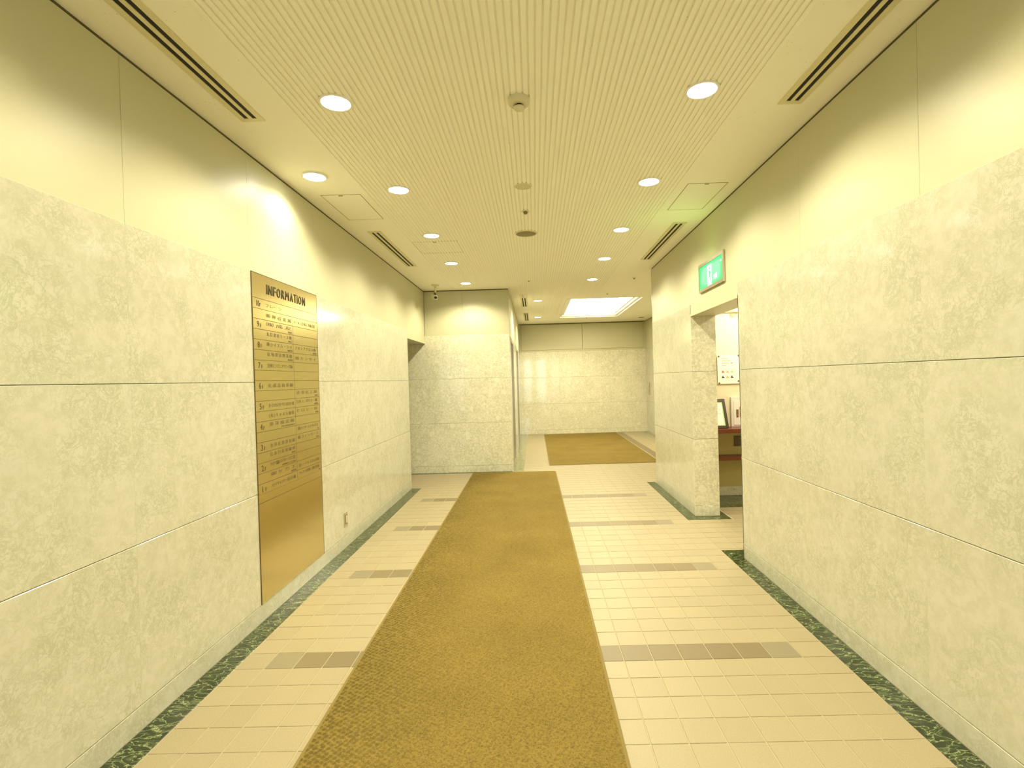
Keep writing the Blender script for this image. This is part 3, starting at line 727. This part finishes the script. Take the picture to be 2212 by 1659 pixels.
# wall outlet
t = tag(empty('wall_outlet', (XL, 4.445, 0.245)), 'small metal wall outlet low on the left wall beyond the brass directory', 'outlet')
MB().box(0, 0.006, -0.036, 0.036, -0.06, 0.06).build('plate', M['chrome'], t)
MB().box(0.0055, 0.0075, -0.020, 0.020, -0.040, 0.040).build('recess', M['mesh_brown'], t)
MB().box(0.007, 0.010, -0.012, 0.014, -0.030, 0.032).build('socket', M['cream'], t)

# exit sign
EY0, EY1, EZ0, EZ1 = 4.205, 4.826, 2.172, 2.430
t = tag(empty('exit_sign', (XR, (EY0 + EY1) / 2, (EZ0 + EZ1) / 2)), 'lit green and white emergency exit sign above the doorway', 'sign')
hy, hz = (EY1 - EY0) / 2, (EZ1 - EZ0) / 2
fm = MB().box(-0.016, 0.0, -hy, hy, hz - 0.030, hz).box(-0.016, 0, -hy, hy, -hz, -hz + 0.026).box(-0.016, 0, -hy, -hy + 0.018, -hz + 0.026, hz - 0.030).box(-0.016, 0, hy - 0.018, hy, -hz + 0.026, hz - 0.030).box(-0.004, 0, -hy + 0.018, hy - 0.018, -hz + 0.026, hz - 0.03)
fm.build('housing', M['chrome'], t)
iy, iz0, iz1 = hy - 0.018, -hz + 0.026, hz - 0.030
MB().box(-0.012, -0.004, -iy, iy, iz0, iz1).build('green_panel', M['signgreen'], t)
# pictogram: pale field, white doorway and a running figure (viewer's right is -Y on this wall)
def pic(pts, m, x0=-0.0125, x1=-0.012): return MB().prism(pts, 0, x0, x1).build('pictogram', m, t)
def rrect(hy_, hz_, rad, z_off=0.0):
    out = []
    for cy_, cz_, a0 in ((hy_ - rad, hz_ - rad, 0), (-hy_ + rad, hz_ - rad, 90), (-hy_ + rad, -hz_ + rad, 180), (hy_ - rad, -hz_ + rad, 270)):
        for k in range(6):
            a = math.radians(a0 + 18 * k); out.append((cy_ + rad * math.cos(a), cz_ + z_off + rad * math.sin(a)))
    return out
zc = (iz0 + iz1) / 2
pic(rrect(iy - 0.03, (iz1 - iz0) / 2 - 0.010, 0.06, zc), M['signmid'], -0.0123, -0.012)
pic(rrect(iy - 0.055, (iz1 - iz0) / 2 - 0.026, 0.055, zc), M['signpale'], -0.0126, -0.0123)
pic([(0.085, 0.078), (-0.035, 0.078), (-0.035, iz0), (0.075, iz0)], M['signwhite'], -0.0130, -0.0126)
pic([(-0.075, -0.035), (-0.165, -0.020), (-0.165, -0.062), (-0.10, -0.075)], M['signwhite'], -0.0130, -0.0126)
fig = [[(0.035, 0.052), (0.018, 0.060), (0.004, 0.050), (0.008, 0.034), (0.026, 0.034)], [(0.045, 0.026), (0.006, 0.026), (-0.004, -0.02), (0.030, -0.024)],
       [(0.030, -0.020), (0.008, -0.022), (-0.020, -0.066), (-0.004, -0.072)], [(0.036, -0.020), (0.024, -0.022), (0.046, -0.070), (0.060, -0.064)], [(0.006, 0.022), (-0.028, -0.004), (-0.020, -0.012), (0.010, 0.008)]]
for pts in fig: pic(pts, M['signpale'], -0.0134, -0.0130)
MB().lathe([(0.012, 0), (0.012, 0.003), (0.0, 0.003)], 16).build('test_lamp', M['signwhite'], t, (-0.0122, -iy + 0.035, iz1 - 0.045)).rotation_euler = (0, math.radians(-90), 0)

ld = bpy.data.lights.new('sign_glow', 'AREA'); ld.shape = 'RECTANGLE'; ld.size = 0.56; ld.size_y = 0.02; ld.energy = 0.9; ld.color = (0.45, 1.0, 0.22)
lo = bpy.data.objects.new('sign_glow', ld); COL.objects.link(lo); lo.parent = t; lo.location = (-0.03, 0, iz1)
lo.rotation_euler = Vector((-0.6, 0, 1.0)).to_track_quat('-Z', 'X').to_euler()

# ------------------------------------------------------------------ things in the room behind the doorway
t = tag(empty('counter', (2.5, YBK, 0)), 'red-brown counter board on the back wall of the side room', 'counter')
MB().box(-0.68, 0.79, -0.30, -0.002, 0.755, 0.80).build('counter_top', M['redwood'], t)
MB().box(-0.68, 0.79, -0.22, -0.002, 0.44, 0.475).build('foot_shelf', M['redwood'], t)
MB().box(-0.68, -0.655, -0.26, -0.016, 0.104, 0.755).build('support', M['olivepaint'], t)
t = tag(empty('picture_frame', (2.018, 5.80, 0.806)), 'dark wooden picture frame leaning back on the counter', 'frame')
t.rotation_euler = (math.radians(-22), 0, 0)
frame_ring_ = MB()
fw, fh = 0.15, 0.345
frame_ring_.box(-fw, -fw + 0.026, -0.012, 0.012, 0, fh).box(fw - 0.026, fw, -0.012, 0.012, 0, fh).box(-fw + 0.026, fw - 0.026, -0.012, 0.012, 0, 0.026).box(-fw + 0.026, fw - 0.026, -0.012, 0.012, fh - 0.03, fh)
frame_ring_.build('frame', M['brownwood'], t)
MB().box(-fw + 0.026, fw - 0.026, 0.0, 0.006, 0.026, fh - 0.03).build('sheet', M['paper'], t)
frame_ring(-fw + 0.03, fw - 0.03, 0.03, fh - 0.034, 0.010, 0, 0.001)
gm = MB().box(-fw + 0.028, fw - 0.028, -0.001, 0.0, 0.028, 0.038).box(-fw + 0.028, fw - 0.028, -0.001, 0.0, fh - 0.042, fh - 0.032).box(fw - 0.038, fw - 0.028, -0.001, 0.0, 0.038, fh - 0.042).box(-fw + 0.028, -fw + 0.038, -0.001, 0.0, 0.038, fh - 0.042)
gm.build('green_border', M['greenink'], t)
dr = MB(); pv = None
for i in range(13):
    a = math.pi * 1.5 * i / 12 - 0.8; p = (0.055 + 0.03 * math.cos(a), 0.225 + 0.036 * math.sin(a))
    if pv: dr.poly([(pv[0], -0.001, pv[1]), (p[0], -0.001, p[1]), (p[0] - 0.004, -0.001, p[1] + 0.004), (pv[0] - 0.004, -0.001, pv[1] + 0.004)], [(0, 1, 2, 3)])
    pv = p
dr.box(0.02, 0.10, -0.001, 0.0, 0.172, 0.177)
dr.build('drawn_line', M['greenink'], t)
t = tag(empty('intercom_panel', (2.36, YBK, 0.97)), 'white wall panel with a grey slot and red button above the counter', 'panel')
MB().box(-0.088, 0.16, -0.035, 0.0, -0.168, 0.172).build('casing', M['white'], t)
MB().box(-0.062, 0.145, -0.040, -0.035, -0.15, 0.13).build('cover', M['paper'], t)
MB().box(-0.034, -0.010, -0.045, -0.040, -0.058, 0.03).build('slot', M['mesh_brown'], t)
MB().lathe([(0.0, 0.006), (0.008, 0.005), (0.009, 0.0)], 14).build('button', M['redink'], t, (-0.021, -0.044, -0.036)).rotation_euler = (math.radians(90), 0, 0)
MB().box(0.006, 0.022, -0.05, -0.04, -0.055, 0.06).build('handset', M['redink'], t)
t = tag(empty('wall_vent', (2.36, YBK - 0.004, 0.63)), 'small brown mesh vent in the wall under the counter', 'vent')
MB().box(-0.055, 0.10, -0.008, 0, -0.06, 0.06).build('frame', M['mesh_brown'], t)
for i in range(6): MB().box(-0.048, 0.093, -0.011, -0.008, -0.052 + i * 0.019, -0.044 + i * 0.019).build('slat', M['olive'], t)
t = tag(empty('notice_board', (2.265, YBK, 1.465)), 'white notice panel with printed pictures held by four brass pins', 'notice')
MB().box(-0.135, 0.125, -0.016, -0.010, -0.165, 0.165).build('sheet', M['paper'], t)
for px, pz in ((-0.118, 0.155), (0.110, 0.160), (-0.118, -0.155), (0.105, -0.135)):
    MB().lathe([(0.0, 0.024), (0.009, 0.022), (0.009, 0.0), (0.0, 0)], 14).build('pin', M['mesh_brown'], t, (px, 0, pz)).rotation_euler = (math.radians(90), 0, 0)
for j, w in enumerate((0.07, 0.10, 0.09, 0.05)):
    MB().box(-0.085, -0.085 + w, -0.0166, -0.016, 0.125 - j * 0.026, 0.131 - j * 0.026).build('print_line', M['orangeink'], t)
MB().box(0.02, 0.042, -0.0166, -0.016, 0.072, 0.080).build('print_line', M['redink'], t)
for j in range(2):
    for i, c in enumerate(('redink', 'orangeink', 'greenink') if j == 0 else ('ink', 'orangeink', 'ink')):
        x, z = -0.072 + i * 0.052, -0.022 - j * 0.062
        pm = MB().prism([(x - 0.016, z - 0.014), (x + 0.016, z - 0.014), (x + 0.014, z - 0.002), (x + 0.004, z + 0.003), (x + 0.002, z + 0.013), (x - 0.007, z + 0.013), (x - 0.009, z + 0.002), (x - 0.015, z - 0.002)], 1, -0.0166, -0.016)
        pm.build('printed_picture', M[c], t)
me = text_mesh('案内', 0.06, 0.105, 0.002); me.materials.append(M['orangeink'])
t = tag(link('wall_lettering', me, None, (2.288, YBK - 0.004, 2.075)), 'small orange lettering high on the white wall of the side room', 'lettering'); t.rotation_euler = (math.radians(90), 0, 0)
t = tag(empty('tube_light', (2.45, 5.15, 2.45)), 'bright fluorescent ceiling light in the side room', 'light')
MB().box(-0.07, 0.07, -0.62, 0.62, -0.05, 0).build('housing', M['white'], t)
for s in (-1, 1): MB().prism([(s * 0.032 + 0.015 * math.cos(2 * math.pi * i / 12), -0.066 + 0.015 * math.sin(2 * math.pi * i / 12)) for i in range(12)], 1, -0.6, 0.6).build('tube', M['tubeglow'], t)
ld = bpy.data.lights.new('tube_beam', 'AREA'); ld.shape = 'RECTANGLE'; ld.size = 0.12; ld.size_y = 1.2; ld.energy = 19; ld.color = (1.0, 0.92, 0.70)
lo = bpy.data.objects.new('tube_beam', ld); COL.objects.link(lo); lo.parent = t; lo.location = (0, 0, -0.09)

# lift call panel on the far right wall
t = tag(empty('call_panel', (X_FR, 12.86, 1.10)), 'narrow steel lift call panel at the right end of the far hall', 'panel')
MB().box(-0.008, 0, -0.055, 0.055, -0.155, 0.155).build('plate', M['panelplate'], t)
for z in (0.05, -0.05): MB().lathe([(0.0, 0.006), (0.014, 0.005), (0.015, 0)], 14).build('button', M['olive'], t, (-0.008, 0, z)).rotation_euler = (0, math.radians(-90), 0)
